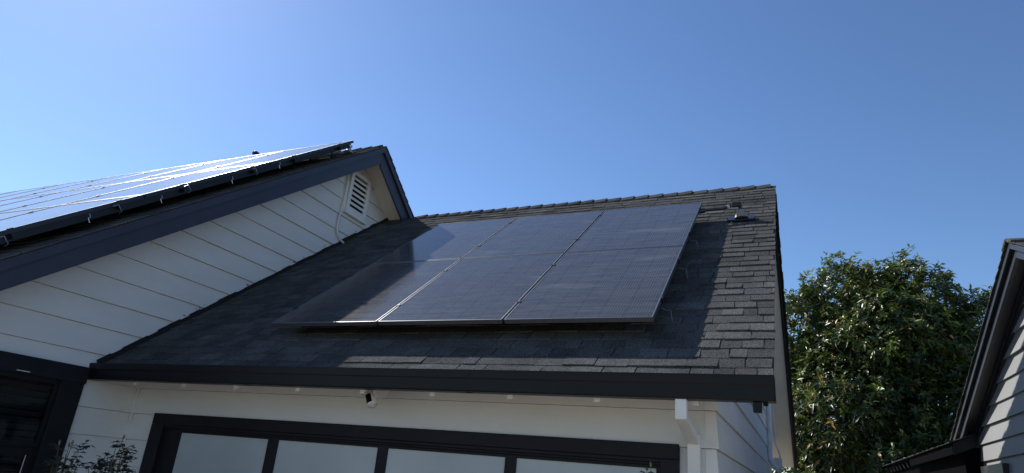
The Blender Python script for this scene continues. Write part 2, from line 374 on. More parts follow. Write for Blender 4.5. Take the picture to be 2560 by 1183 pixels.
# --- main roof
mr = MB()
XL = -31.0; LF = 8.6
for sg in (1, -1):
    y_ = lambda s: AY - sg * s * math.cos(P2)
    z_ = lambda s: AZ - s * math.sin(P2)
    L_ = LF if sg > 0 else 8.2
    nn = Vector((0, -sg * math.sin(P2), math.cos(P2)))
    a, b = Vector((XL, y_(0), z_(0))), Vector((XL, y_(L_), z_(L_)))
    mr.hexa([b - nn * .10, b - nn * .10 + Vector((XK + .002 - XL, 0, 0)), a - nn * .10 + Vector((XK + .002 - XL, 0, 0)), a - nn * .10, b, b + Vector((XK + .002 - XL, 0, 0)), a + Vector((XK + .002 - XL, 0, 0)), a])
mroof = mr.build('main_roof', MAT['deck'], house)
m = MB()
shingles(m, R2(XL, -LF), Vector((1, 0, 0)), S2, N2, XK + .045 - XL, LF, exp=.18, wmin=.3, wmax=.7)
S2b = Vector((0, -math.cos(P2), math.sin(P2))); N2b = Vector((0, math.sin(P2), math.cos(P2)))
shingles(m, Vector((XL, AY, AZ)) - S2b * 8.2, Vector((1, 0, 0)), S2b, N2b, XK + .045 - XL, 8.2, exp=.18, wmin=.35, wmax=.7)
m.build('shingles', MAT['shingle'], mroof)
m = MB(); ridge_caps(m, XL, XK + .03, AY, AZ, .24, P2); m.build('ridge_cap', MAT['shingle'], mroof)
# rake fascia: stepped boards, both slopes
def rake(xp, ay, az, pitch, lf, lb, hi, lo, name, material, parent, thick=.035, back_extra=0.0):
    m1, m2_ = MB(), MB(); t = math.tan(pitch)
    for sg, L_ in ((-1, lf), (1, lb)):
        yy = ay + sg * L_ * math.cos(pitch); dz = L_ * math.sin(pitch); ex = back_extra if sg > 0 else 0
        # upper mould
        m1.prism([(xp, ay, az - .012), (xp, yy, az - dz - .012), (xp, yy, az - dz - hi), (xp, ay, az - hi)], (.028, 0, 0))
        m2_.prism([(xp - .012 - thick, ay, az - hi - .001), (xp - .012 - thick, yy, az - dz - hi - .001), (xp - .012 - thick, yy, az - dz - lo - ex), (xp - .012 - thick, ay, az - lo - ex)], (thick, 0, 0))
    a = m1.build('rake_mould', material, parent); b = m2_.build(name, material, parent, bevel=.004); return a, b
rake(XK, AY, AZ, P2, LF, 8.2, .13, .36, 'rake_fascia', MAT['navy'], mroof, back_extra=.06)
# soffits under the gable overhang
m = MB()
for sg, L_ in ((-1, LF), (1, 8.2)):
    yy = AY + sg * L_ * math.cos(P2); dz = L_ * math.sin(P2); d = .15
    m.prism([(W, AY, AZ - d), (W, yy, AZ - dz - d), (W, yy, AZ - dz - .11), (W, AY, AZ - .11)], (XK - W - .05, 0, 0))
m.build('soffit', MAT['soffit'], mroof)
# frieze strip where soffit meets wall
# --- gable vent
VY0, VY1, VZ0, VZ1 = 8.587, 9.166, 5.865, 6.70
m = MB(); fw = .075; d = .075
m.box((W, VY0, VZ0), (W + d, VY0 + fw, VZ1)); m.box((W, VY1 - fw, VZ0), (W + d, VY1, VZ1))
m.box((W, VY0 + fw, VZ1 - fw), (W + d - .003, VY1 - fw, VZ1)); m.box((W, VY0 + fw, VZ0), (W + d - .003, VY1 - fw, VZ0 + fw))
m.box((W, VY0 - .03, VZ0 - .04), (W + d + .02, VY1 + .03, VZ0 - .002))
vent = m.build('gable_vent', MAT['trim'], house, bevel=.003)
m = MB(); m.box((W + .001, VY0 + fw, VZ0 + fw), (W + .024, VY1 - fw, VZ1 - fw)); m.build('vent_screen', MAT['deck'], vent)
m = MB(); nl = 7; st = (VZ1 - VZ0 - 2 * fw) / nl
for i in range(nl):
    z = VZ0 + fw + i * st
    m.hexa([(W + .066, VY0 + fw, z), (W + .066, VY1 - fw, z), (W + .045, VY1 - fw, z + st * .5), (W + .045, VY0 + fw, z + st * .5),
            (W + .072, VY0 + fw, z + .012), (W + .072, VY1 - fw, z + .012), (W + .051, VY1 - fw, z + st * .5 + .01), (W + .051, VY0 + fw, z + st * .5 + .01)])
m.build('louvre', MAT['trim'], vent)
# vertical batten beside the vent
m = MB(); m.box((W + .0, 8.49, 5.85), (W + .045, 8.572, 6.45)); m.build('vent_trim', MAT['trim'], house)

# --- window on the gable wall
y0, y1, z0, z1 = WIN
m = MB(); c = .24
m.box((W - .02, y1 - .01, z0 - .2), (W + .055, q(5.055), z1 + .001)); m.box((W - .02, y0 - c, z0 - .2), (W + .055, y0 + .01, z1 + .001))
m.box((W - .02, y0 - c - .03, z1), (W + .062, q(5.055) + .012, zq(2.408))); m.box((W - .02, y0, z0 - .2), (W + .055, y1, z0 + .001))
win = m.build('window_casing', MAT['blacktrim'], house, bevel=.004)
m = MB(); sw = .05
def sash(m, ya, yb, za, zb, xo, w_):
    m.box((W + xo - .03, ya, za), (W + xo, ya + w_, zb)); m.box((W + xo - .03, yb - w_, za), (W + xo, yb, zb))
    m.box((W + xo - .03, ya + w_, zb - w_), (W + xo - .002, yb - w_, zb)); m.box((W + xo - .03, ya + w_, za), (W + xo - .002, yb - w_, za + w_))
sash(m, y0, y1, zq(1.50), z1, .012, .045); sash(m, y0, y1, z0, zq(1.497), -.02, .09)
ws = m.build('window_sash', MAT['blacktrim'], win)
m = MB(); m.box((W - .012, y0 + .045, zq(1.545)), (W - .006, y1 - .045, z1 - .045)); m.build('window_pane', MAT['winglass'], win)
m = MB(); m.box((W - .044, y0 + .09, z0 + .09), (W - .038, y1 - .09, zq(1.41))); m.build('window_pane', MAT['winglass'], win)
m = MB(); z = z0
while z < z1:
    m.hexa([(W - .13, y0, z), (W - .13, y1, z), (W - .082, y1, z + .045), (W - .082, y0, z + .045), (W - .13, y0, z + .005), (W - .13, y1, z + .005), (W - .082, y1, z + .050), (W - .082, y0, z + .050)]); z += .068
m.build('window_blind', MAT['blind'], win)
m = MB(); ya_, yb_, za_, zb_ = y0 - .02, y1 + .02, z0 - .02, z1 + .02
m.box((W - .40, ya_, za_), (W - .38, yb_, zb_)); m.box((W - .38, ya_ - .01, za_), (W - .034, ya_, zb_)); m.box((W - .38, yb_, za_), (W - .034, yb_ + .01, zb_)); m.box((W - .38, ya_, zb_), (W - .034, yb_, zb_ + .01)); m.box((W - .38, ya_, za_ - .01), (W - .034, yb_, za_))
m.build('window_light_block', MAT['deck'], win)  # added dark box behind the blind, blocks sun leaking through the hollow house
m = MB(); m.box((W + .0622, q(4.285), zq(2.243)), (W + .064, q(4.42), zq(2.250))); m.build('casing_highlight', MAT['trim'], win)  # white strip painted for a small highlight on the head casing
m = MB(); m.obox((W - .0195, q(4.705), .85), (.003, 0, 0), (0, .006, 0), (0, .0, .57)); m.build('sash_highlight', MAT['trim'], win)  # white sliver painted for the highlight along the sash

# --- garage roof
gr = MB()
a, b = R1(W + .02, 0), R1(W + .02, LR); wd = XR - .015 - (W + .02)
gr.hexa([a - N1 * .06, a - N1 * .06 + Vector((wd, 0, 0)), b - N1 * .06 + Vector((wd, 0, 0)), b - N1 * .06, a, a + Vector((wd, 0, 0)), b + Vector((wd, 0, 0)), b])
S1b = Vector((0, -math.cos(P1), math.sin(P1))); N1b = Vector((0, math.sin(P1), math.cos(P1)))
b = Vector((W + .02, RY, RZ)); a = b - S1b * LR
gr.hexa([a - N1b * .06, a - N1b * .06 + Vector((wd, 0, 0)), b - N1b * .06 + Vector((wd, 0, 0)), b - N1b * .06, a, a + Vector((wd, 0, 0)), b + Vector((wd, 0, 0)), b])
groof = gr.build('garage_roof', MAT['deck'], house)
m = MB(); shingles(m, R1(W + .03, 0), Vector((1, 0, 0)), S1, N1, XR + .025 - W - .03, LR)
shingles(m, a, Vector((1, 0, 0)), S1b, N1b, wd + .04, LR)
m.build('shingles', MAT['shingle'], groof)
m = MB(); ridge_caps(m, W + .6, XR + .02, RY, RZ, .2385, P1, wd=.16); m.build('ridge_cap', MAT['shingle'], groof)
# rake boards on the garage: dark mould, dark board
rake(XR - .012, RY, RZ, P1, LR, LR, .10, .20, 'rake_fascia', MAT['blacktrim'], groof)
m = MB(); t1 = math.tan(P1)
for sg in (-1, 1):
    yy = RY + sg * LR * math.cos(P1); dz = LR * math.sin(P1)
    m.prism([(XC, RY, RZ - .12), (XC, yy, RZ - dz - .12), (XC, yy, RZ - dz - .085), (XC, RY, RZ - .085)], (XR - XC - .065, 0, 0))
m.build('rake_soffit', MAT['soffit'], groof)
# rafter tails
raf = MB()
for x in (-7.45, -6.72, -5.98, -5.244, -4.454, -3.70, -2.963, -2.223, -1.481, -.735):
    raf = MB(); zb = 2.226
    p = [(x - .024, 5.026, zb), (x - .024, 5.026, EZ - .085), (x - .024, 6.2, EZ - .085 + 1.165 * t1), (x - .024, 6.2, zb + 1.165 * t1)]
    raf.prism(p, (.048, 0, 0)); raf.build('rafter_tail', MAT['trim'], groof)
m = MB(); o = R1(W + .03, -.0, -.075); m.obox(o, (XC - W - .03, 0, 0), S1 * 1.15, N1 * .013); m.build('eave_boards', MAT['soffit'], groof)
# gutter
m = MB(); yf, yb = 4.895, 5.022; zt, zb = 2.437, 2.258
prof = [(yb, zt - .012), (yb, zb), (yf + .014, zb), (yf + .008, zb + .012), (yf + .005, zb + .100), (yf + .003, zb + .106), (yf, zb + .112), (yf - .004, zt - .012), (yf - .004, zt), (yf + .012, zt), (yf + .012, zt - .006), (yf + .02, zb + .13), (yf + .035, zb + .02), (yb - .01, zb + .02), (yb - .01, zt - .012)]
x0g, x1g = -7.392, -.185
m.prism([(x0g, y, z) for y, z in prof], (x1g - x0g, 0, 0))
cap = [(yb, zt - .012), (yb, zb), (yf + .028, zb), (yf + .022, zb + .100), (yf, zb + .125), (yf - .004, zt)]
m.prism([(x1g, y, z) for y, z in cap], (.006, 0, 0)); m.prism([(x0g - .006, y, z) for y, z in cap], (.006, 0, 0))
gut = m.build('gutter', MAT['black'], house)
for xs in (-5.05, -2.6):
    m = MB(); m.prism([(xs, y - .003 if y < 5 else y, z) for y, z in cap], (.05, 0, 0)); m.build('gutter_seam', MAT['black'], gut)
m = MB(); m.box((W + .03, 5.0225, 2.30), (XR - .03, 5.0255, 2.40)); m.build('eave_fascia', MAT['blacktrim'], house)
m = MB(); m.box((-.330, 4.93, 2.185), (-.272, 5.0, 2.2575)); m.build('gutter_outlet', MAT['black'], house, bevel=.004)

# --- downspout
m = MB(); xa, xb = -.862, -.780; dxa, dxb, dya = q(-.898), q(-.802), q(5.68)
m.box((xa, 4.915, 2.112), (xb, 4.985, 2.2570))
m.hexa([(xa + .001, 4.92, 2.1118), (xb - .001, 4.92, 2.1118), (xb - .001, 4.985, 2.1118), (xa + .001, 4.985, 2.1118),
        (xa + .001, 4.92, 2.15), (xb - .001, 4.92, 2.15), (xb - .001, 4.985, 2.15), (xa + .001, 4.985, 2.15)][:4] and
       [(dxa, dya, 1.982), (dxb, dya, 1.982), (dxb, dya, 2.06), (dxa, dya, 2.06), (xa + .001, 4.945, 2.110), (xb - .001, 4.945, 2.110), (xb - .001, 4.985, 2.155), (xa + .001, 4.985, 2.155)])
m.box((dxa - .001, dya, GZ + .05), (dxb + .001, dya + .09, 2.062))
m.build('downspout', MAT['trim'], house, bevel=.004)
for z in (1.5, .3):
    m = MB(); m.box((dxa - .02, dya + .01, z), (dxb + .02, YW - .001, z + .04)); m.build('downspout_strap', MAT['trim'], house)

# --- garage front wall and side wall
GD = (q(-7.0), q(-1.13), GZ, zq(1.90))
zf = lambda y: EZ + (y - EY) * t1 - .08
m = MB(); siding(m, (W, YW, 0), (1, 0, 0), (0, -1, 0), lambda z: .0, lambda z: XC - W + .0, GZ, zf(YW), LV, holes=[(GD[0] - .03 - W, GD[1] + .03 - W, GZ - 1, GD[3] + .02)], lap=.026)
m.build('wall', MAT['siding'], house)
YB = 2 * RY - YW
ua = lambda z: max(YW - .0, YW + (z - zf(YW)) / t1); ub = lambda z: min(YB, YB - (z - zf(YW)) / t1)
m = MB(); siding(m, (XC, 0, 0), (0, 1, 0), (1, 0, 0), ua, ub, GZ, RZ - .1, LV, lap=.024); m.build('side_wall', MAT['siding'], house)
m = MB(); siding(m, (XC, YB, 0), (-1, 0, 0), (0, 1, 0), lambda z: 0, lambda z: 7, GZ, zf(YW), LV); m.build('wall', MAT['siding'], house)
# lapped corner pieces
m = MB()
for i, z in enumerate(LV):
    if z > 2.6 or z + LV_S < GZ: continue
    za, zb2 = max(z, GZ), min(z + LV_S - .003, zf(YW) + .05)
    m.hexa([(XC - .075, YW - .026, za), (XC + .030, YW - .026, za), (XC + .030, YW + .012, za), (XC - .075, YW + .012, za),
            (XC - .075, YW - .006, zb2), (XC + .006, YW - .006, zb2), (XC + .006, YW + .012, zb2), (XC - .075, YW + .012, zb2)])
m.build('corner_board', MAT['trim'], house)
# inner corner bead
m = MB(); m.box((W + .012, YW - .034, GZ), (W + .034, YW - .012, zf(YW) - .02)); m.build('corner_bead', MAT['siding'], house)

# --- garage door
m = MB(); cx0, cx1, ct = q(-7.199), q(-.976), zq(1.997); c87 = zq(1.875)
m.box((cx0, YW - .05, GZ), (GD[0], YW + .02, c87 - .001)); m.box((GD[1], YW - .05, GZ), (cx1, YW + .02, c87 - .001)); m.box((cx0 - .0, YW - .05, c87), (cx1, YW + .02, ct))
m.box((GD[0] - .04, YW - .032, c87 - .03), (GD[1] + .04, YW + .04, c87 - .0002))
m.box((GD[0] - .02, YW - .018, c87 - .05), (GD[1] + .02, YW + .06, c87 - .0302))
gdoor = m.build('garage_door_casing', MAT['blacktrim'], house, bevel=.004)
XS = [(q(a), q(b)) for a, b in [(-6.747, -5.41), (-5.269, -3.973), (-3.854, -2.564), (-2.452, -1.174)]]
sc_ = 1.0
ZP = [zq(1.795), 1.28, 1.20, .685, .605, .09, .01, -.33]
m = MB(); YD = YW + .006
XS2 = XS
m.box((GD[0] - .02, YD, GZ), (XS2[0][0], YD + .05, c87 - .0502)); m.box((XS2[3][1], YD, GZ), (GD[1] + .02, YD + .05, c87 - .0502))
for a_, b_ in zip(XS2[:-1], XS2[1:]): m.box((a_[1], YD, GZ), (b_[0], YD + .05, c87 - .0502))
for i, (xa_, xb_) in enumerate(XS2):
    m.box((xa_, YD, ZP[0]), (xb_, YD + .05, c87 - .0502))
    for k in range(3): m.box((xa_, YD, ZP[2 * k + 2]), (xb_, YD + .05, ZP[2 * k + 1]))
    m.box((xa_, YD, GZ), (xb_, YD + .05, ZP[7]))
door = m.build('garage_door_frame', MAT['blacktrim'], gdoor, bevel=.003)
for i, (xa_, xb_) in enumerate(XS2):
    for k in range(4):
        m = MB(); m.box((xa_ - .005, YD + .018, ZP[2 * k + 1] - .005), (xb_ + .005, YD + .026, ZP[2 * k] + .005)); m.build('door_pane', MAT['frosted'], gdoor)

# ================================================================== conduit on the gable wall
m = MB()
pts = [(W + .05, 8.515, 6.80), (W + .05, 8.51, 6.5), (W + .05, 8.50, 6.0), (W + .05, 8.475, 5.72), (W + .05, 8.465, 5.52), (W + .05, 8.50, 5.40), (W + .055, 8.60, 5.31), (W + .06, 8.72, 5.28)]
m.tube([Vector(p) for p in pts], .018, 10)
cnd = m.build('conduit', MAT['pvc'], None, origin=pts[0]); tag(cnd, 'thin white conduit running down the gable siding left of the louvred vent', 'conduit')
# conduit and cable at the garage side wall
def P_at(px, py, dist):   # point in building units on a ray of the photograph, used only to lay out real positions
    x, y = (px - 1280) / 1627.23, (py - 591.5) / 1627.23
    d = Vector([RC[i][0] * x + RC[i][1] * y + RC[i][2] for i in range(3)]); return EYE + d * dist
def on_x(px, py, X):
    p = P_at(px, py, 1.0) - EYE; return EYE + p * (X / p.x)
def on_y(px, py, Y):
    p = P_at(px, py, 1.0) - EYE; return EYE + p * (Y / p.y)

th = thing('wall_conduit', (XC + .04, 12.9, 2.0), 'white conduit with elbow and box, high on the garage side wall', 'conduit')
m = MB(); a = [on_y(1921, 1003, 12.9), on_y(1923, 1060, 12.9), on_y(1924, 1120, 12.9), on_y(1926, 1150, 12.9), on_y(1937, 1167, 12.8), on_y(1948, 1177, 12.7)]
m.tube(a, .045, 10); m.build('pipe', MAT['pvc'], th)
m = MB(); m.tube([on_y(1923, 1092, 12.9), on_y(1924, 1108, 12.9)], .058, 10); m.build('coupling', MAT['pvc'], th)
m = MB(); c_ = on_y(1945, 1160, 13.1); m.box(c_ + Vector((-.07, -.04, -.10)), c_ + Vector((.07, .04, .10))); m.build('junction_box', MAT['pvc'], th, bevel=.01)
m = MB(); m.tube([on_y(1931, 1010, 13.2), on_y(1935, 1060, 13.2), on_y(1939, 1110, 13.2), on_y(1949, 1135, 13.2), on_y(1951, 1155, 13.2)], .014, 6)
tag(m.build('cable', MAT['pvc'], None), 'thin white cable hanging beside the conduit box on garage side wall', 'cable')

# ================================================================== floodlight camera under the eave
th = thing('floodlight_camera', (-3.80, 5.35, 2.36), 'white two-lamp floodlight camera with black face under the garage eave', 'security light')
c0 = on_y(921, 976, 5.38)
m = MB(); m.tube([(c0.x, 5.36, 2.42), (c0.x, 5.36, 2.36)], .075, 16); m.tube([(c0.x, 5.36, 2.36), (c0.x + .01, 5.33, 2.29)], [.045, .03], 12); m.build('mount', MAT['camwhite'], th)
def disc(pc, n_, r, d_, mbody, mglass):
    n_ = Vector(n_).normalized(); pc = Vector(pc)
    b_ = MB(); b_.tube([pc - n_ * d_, pc - n_ * d_ * .5, pc, pc + n_ * .006], [r * .55, r * .95, r, r * .96], 20); bo = b_.build('lamp_head', mbody, th)
    g_ = MB(); g_.tube([pc + n_ * .0055, pc + n_ * .009], [r * .86, r * .82], 20); g_.build('lamp_lens', mglass, bo)
pl = on_y(908, 983, 5.26); pr_ = on_y(951, 982, 5.22)
disc(pl, (-.45, -.55, -.62), .058, .05, MAT['camwhite'], MAT['lampglass'])
disc(pr_, (.35, -.45, -.72), .066, .05, MAT['camwhite'], MAT['lampglass'])
ct_ = on_y(926, 984, 5.26); cb_ = on_y(932, 1014, 5.24)
m = MB(); ax = (cb_ - ct_); m.tube([ct_, ct_ + ax * .04, ct_ + ax * .5, cb_ - ax * .06, cb_], [.046, .053, .054, .052, .042], 24); cbd = m.build('camera_body', MAT['camwhite'], th)
m = MB(); m.tube([cb_, cb_ + ax * .12, cb_ + ax * .18], [.032, .026, .010], 16); m.build('motion_sensor', MAT['lampglass'], cbd)
m = MB(); axn = ax.normalized(); f_ = Vector((.28, -1, -.2)); f_ = (f_ - axn * f_.dot(axn)).normalized(); sd_ = axn.cross(f_)
nseg = 8; vs = []
for q in (.17, .86):
    for j in range(nseg + 1):
        an = (j / nseg - .5) * 1.15 + .16
        vs.append(ct_ + ax * q + (f_ * math.cos(an) + sd_ * math.sin(an)) * .0556)
for q in (.17, .86):
    for j in range(nseg + 1):
        an = (j / nseg - .5) * 1.15 + .16
        vs.append(ct_ + ax * q + (f_ * math.cos(an) + sd_ * math.sin(an)) * .050)
n1_ = nseg + 1
m.add(vs, [(j, j + 1, n1_ + j + 1, n1_ + j) for j in range(nseg)] + [(2 * n1_ + j, 3 * n1_ + j, 3 * n1_ + j + 1, 2 * n1_ + j + 1) for j in range(nseg)]); m.build('camera_face', MAT['lens'], cbd)
m = MB(); m.box((pl.x - .06, 5.34, 2.27), (pl.x - .01, 5.38, 2.32)); m.build('mount_bracket', MAT['camwhite'], th)

# ================================================================== solar panels, garage roof
OFF = .218; PX0, PX3, PS0, PS3 = -5.307, -1.108, .6105, 4.6414
pw = (PX3 - PX0) / 3; plh = (PS3 - PS0) / 2
def panel(origin, U, V, NN, w_, l_, frame, glass, name, label, group, th_=.045, lip=.013, cap=None):
    th = thing(name, origin, label, 'solar panel', group); O = Vector(origin); f = MB()
    def B(a, b, c, d, h0, h1): f.obox(O + U * a + V * c + NN * h0, U * (b - a), V * (d - c), NN * (h1 - h0))
    B(0, lip, 0, l_, -th_, 0); B(w_ - lip, w_, 0, l_, -th_, 0); B(lip, w_ - lip, 0, lip, -th_, -.0005); B(lip, w_ - lip, l_ - lip, l_, -th_, -.0005)
    f.build('frame', frame, th, bevel=0 if cap else .0015)
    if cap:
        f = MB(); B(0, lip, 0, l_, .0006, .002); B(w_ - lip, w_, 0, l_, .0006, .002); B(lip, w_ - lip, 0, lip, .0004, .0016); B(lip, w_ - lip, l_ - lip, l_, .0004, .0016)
        f.build('frame_glare_strip', cap, th)  # thin silver strips added so the dark rims show white glare lines
    g_ = MB(); a = [O + U * lip + V * lip, O + U * (w_ - lip) + V * lip, O + U * (w_ - lip) + V * (l_ - lip), O + U * lip + V * (l_ - lip)]
    r_ = [(lip, lip), (w_ - lip, lip), (w_ - lip, l_ - lip), (lip, l_ - lip)]
    g_.add([p - NN * .003 for p in a] + [p - NN * .009 for p in a], [(0, 1, 2, 3), (7, 6, 5, 4)], uvs=[(x + .02, y + .03) for x, y in r_] * 2)
    g_.build('glass', glass, th); return th
U_ = Vector((1, 0, 0)); gap = .022
src = None
cn = ['left', 'middle', 'right']; rn = ['lower', 'upper']
for r_ in range(2):
    for c_ in range(3):
        o = R1(PX0 + c_ * pw + gap / 2, PS0 + r_ * plh + gap / 2, OFF)
        lab = f'black solar panel, {rn[r_]} row {cn[c_]}' + (', half in gable shadow on garage roof' if c_ == 0 else ', on the garage roof')
        if src is None: src = panel(o, U_, S1, N1, pw - gap, plh - gap, MAT['frame_black'], MAT['pv'], 'solar_panel', lab, 'black solar panels on the garage roof')
        else:
            t_ = copy_tree(src); t_.location = T(o); tag(t_, lab)
# racking on garage roof
th = thing('panel_mounting_rack', R1(PX0, PS0, .03), 'metal rails, clamps and brackets under the six garage roof solar panels', 'mounting rack')
RS = [PS0 + .44, PS0 + 1.55, PS0 + 2.55, PS0 + 3.72]
for s in RS:
    m = MB(); m.obox(R1(PX0 + .05, s - .02, OFF - .045 - .055), U_ * (PX3 - PX0 - .08), S1 * .04, N1 * .054); m.build('rail', MAT['clampblack'], th)
for s in RS:
    for i in range(4):
        x = PX0 + i * pw; m = MB()
        if i in (1, 2): m.obox(R1(x - .018, s - .022, OFF - .002), U_ * .036, S1 * .044, N1 * .008); m.obox(R1(x - .008, s - .016, OFF - .05), U_ * .016, S1 * .032, N1 * .05)
        elif i == 3: m.obox(R1(x - .012, s - .02, OFF - .05), U_ * .018, S1 * .036, N1 * .056)
        else: m.obox(R1(x - .014, s - .028, OFF - .05), U_ * .022, S1 * .056, N1 * .060)
        m.build('clamp', MAT['clampblack'], th)
for s in RS:
    for x in (PX0 + .35, PX0 + 1.9, PX0 + 3.3):
        m = MB(); m.obox(R1(x, s - .02, .02), U_ * .04, S1 * .012, N1 * (OFF - .12)); m.obox(R1(x - .02, s - .1, .022), U_ * .08, S1 * .16, N1 * .012); m.build('foot', MAT['clampblack'], th)
for s in RS[:3]:      # end brackets of the rails, right side
    m = MB(); a = R1(PX3 - .01, s - .02, OFF - .09)
    m.tube([a, a + U_ * .03 - N1 * .02, a + U_ * .075 - N1 * .022], .0038, 6); m.tube([a + U_ * .075 - N1 * .022, a + U_ * .085 - N1 * .08 - S1 * .045, a + U_ * .088 - N1 * .11 - S1 * .05], .0034, 6)
    m.build('bracket', MAT['dullmetal'], th)

# ================================================================== conduit mount near the ridge
th = thing('roof_conduit_entry', R1(-.62, 4.35, 0), 'black conduit elbow rising from a grey boot on blue-black flashing, near garage ridge', 'conduit')
bc = R1(-.60, 4.33, .03)
m = MB(); m.obox(R1(-.765, 4.20, .034), U_ * .33, S1 * .20, N1 * .006); m.obox(R1(-.765, 4.20, .02), U_ * .33, S1 * .006, N1 * .03)
m.obox(R1(-.772, 4.195, .02), U_ * .010, S1 * .05, N1 * .06); m.obox(R1(-.440, 4.20, .02), U_ * .012, S1 * .1, N1 * .05); m.build('flashing_plate', MAT['plate'], th, bevel=.003)
b0 = R1(-.60, 4.30, .04); b1 = b0 + Vector((-.004, -.01, .115))
m = MB(); m.tube([b0, b0 + (b1 - b0) * .35, b0 + (b1 - b0) * .75, b1], [.088, .072, .040, .028], 20); m.build('rubber_boot', MAT['rubber'], th)
e0 = on_y(1846, 510, b1.y + .02); e1 = on_y(1828, 515, b1.y + .02)
m = MB(); m.tube([b1 - Vector((0, 0, .02)), b1 + Vector((-.008, 0, .05)), on_y(1850, 520, b1.y + .01)], .020, 12); m.build('riser_pipe', MAT['plastic'], th)
m = MB(); ca = on_y(1840, 512, b1.y + .01); m.obox(ca + Vector((-.055, -.035, -.03)), (.125, 0, -.0), (0, .07, 0), (0, 0, .060)); m.build('elbow_box', MAT['plastic'], th, bevel=.01)
f0 = on_y(1824, 516, b1.y); f1 = on_y(1805, 522, b1.y - .02); f2 = on_y(1785, 524, b1.y - .04); f3 = on_y(1762, 526, b1.y - .06); f4 = on_y(1748, 529, b1.y - .08)
m = MB(); m.tube([f0 + Vector((.02, 0, 0)), f0, f1, f2, f3, f4], [.026, .024, .019, .018, .018, .018], 10); m.tube([f3, f4], .034, 10); m.build('flexible_conduit', MAT['plastic'], th)
m = MB(); m.tube([f0 + Vector((-.005, 0, 0)), f0 + (f1 - f0) * .35], .027, 10); m.build('coupling', MAT['galv'], th)

# ================================================================== main roof array
MO = .23; MW, ML = 1.62, 2.18; MX1 = -7.10; NC, NR = 12, 3; MT = -.55
src = None; g2 = .03
ordc = ['rightmost', 'second', 'third', 'fourth', 'fifth', 'sixth', 'seventh', 'eighth', 'ninth', 'tenth', 'eleventh', 'twelfth']
ordr = ['ridge row', 'second row down', 'third row down', 'lowest row']
for r_ in range(3):
    for c_ in range(NC):
        o = R2(MX1 - (c_ + 1) * MW + g2 / 2, MT - (r_ + 1) * ML + g2 / 2, MO)
        lab = f'glare-lit solar panel, {ordc[c_]}{"" if c_ == 0 else " from right"} in {ordr[r_]} of main roof'
        if src is None: src = panel(o, U_, S2, N2, MW - g2, ML - g2, MAT['frame_side'], MAT['pv_far'], 'solar_panel', lab, 'glare-lit solar panels on the main roof', lip=.014, cap=MAT['frame_glare'])
        else:
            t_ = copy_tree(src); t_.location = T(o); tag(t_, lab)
th = thing('panel_mounting_rack', R2(MX1, -3, .03), 'rails, clamps and pale L brackets under the main roof solar panels', 'mounting rack')
MR = [MT - .45, MT - 1.65, MT - 2.55, MT - 3.80, MT - 4.7, MT - 5.9]
for s in MR:
    m = MB(); m.obox(R2(MX1 - NC * MW, s - .02, MO - .1), U_ * (NC * MW + .02), S2 * .04, N2 * .054); m.build('rail', MAT['clampblack'], th)
    for i in range(6):
        x = MX1 - i * MW; m = MB(); m.obox(R2(x - (.022 if i else .012), s - .03, MO - .002), U_ * .034, S2 * .045, N2 * .012); m.build('clamp', MAT['alu'] if i else MAT['clampblack'], th)
brk = [(225, 545), (295, 520), (405, 497), (470, 470), (582, 450), (638, 427), (700, 413), (8, 600)]
for i, (px, py) in enumerate(brk):
    d_ = P_at(px, py, 1.0) - EYE; c_ = EYE + d_ * ((MX1 + .035) / d_.x); m = MB()
    if i % 2 == 0:
        m.tube([c_ + N2 * .045 + S2 * .01, c_ + N2 * .01 + S2 * .012, c_ - S2 * .02, c_ - S2 * .02 - N2 * .05], .0055, 6)
    else:
        m.tube([c_ + N2 * .03 - S2 * .05, c_ + N2 * .035 + S2 * .02, c_ - N2 * .05 + S2 * .03, c_ - N2 * .065 - S2 * .01], .0045, 6)
    m.build('bracket', MAT['alu'], th)
m = MB(); m.obox(R2(MX1 - .10, MT - 1.6, MO - .115), U_ * .05, S2 * 1.54, N2 * .068); m.build('rail', MAT['clampblack'], th)
m = MB(); m.obox(R2(MX1 - .10, MT - 3 * ML + .1, MO - .125), U_ * .05, S2 * (3 * ML - 1.75), N2 * .078); m.build('rail', MAT['clampblack'], th)
m = MB(); c_ = R2(MX1 - .06, MT - .62, 0.02); m.tube([c_, c_ + N2 * .15], .026, 8); m.tube([c_, c_ + N2 * .05], [.08, .03], 10); m.build('post', MAT['clampblack'], th)

# vents on the main roof
def on_main(px, py, o=0):
    d_ = P_at(px, py, 1.0) - EYE; tt = ((Vector((XK, AY, AZ)) + N2 * o - EYE).dot(N2)) / d_.dot(N2); return EYE + d_ * tt
c_ = on_main(870, 384.5, .02)
th = thing('vent_pipe', c_, 'grey metal vent pipe with flared cap beside the upper corner of the main array', 'vent pipe')
m = MB(); z_ = Vector((0, 0, 1)); m.tube([c_, c_ + z_ * .05, c_ + z_ * .075], [.115, .06, .035], 16); m.build('flashing_cone', MAT['galv'], th)
m = MB(); m.tube([c_ + z_ * .05, c_ + z_ * .12], .026, 12); m.build('pipe', MAT['galv'], th)
m = MB(); m.tube([c_ + z_ * .11, c_ + z_ * .15, c_ + z_ * .165], [.03, .055, .05], 16); m.build('vent_cap', MAT['galv'], th)
c_ = on_y(640, 381, AY + .45)
th = thing('vent_pipe', c_, 'small black vent cap poking up behind the ridge of the main roof', 'vent pipe')
m = MB(); m.tube([c_ - z_ * .7, c_ - z_ * .03], .045, 10); m.build('pipe', MAT['plastic'], th)
m = MB(); m.tube([c_ - z_ * .05, c_ - z_ * .01, c_ + z_ * .015], [.075, .075, .04], 12); m.build('vent_cap', MAT['plastic'], th)

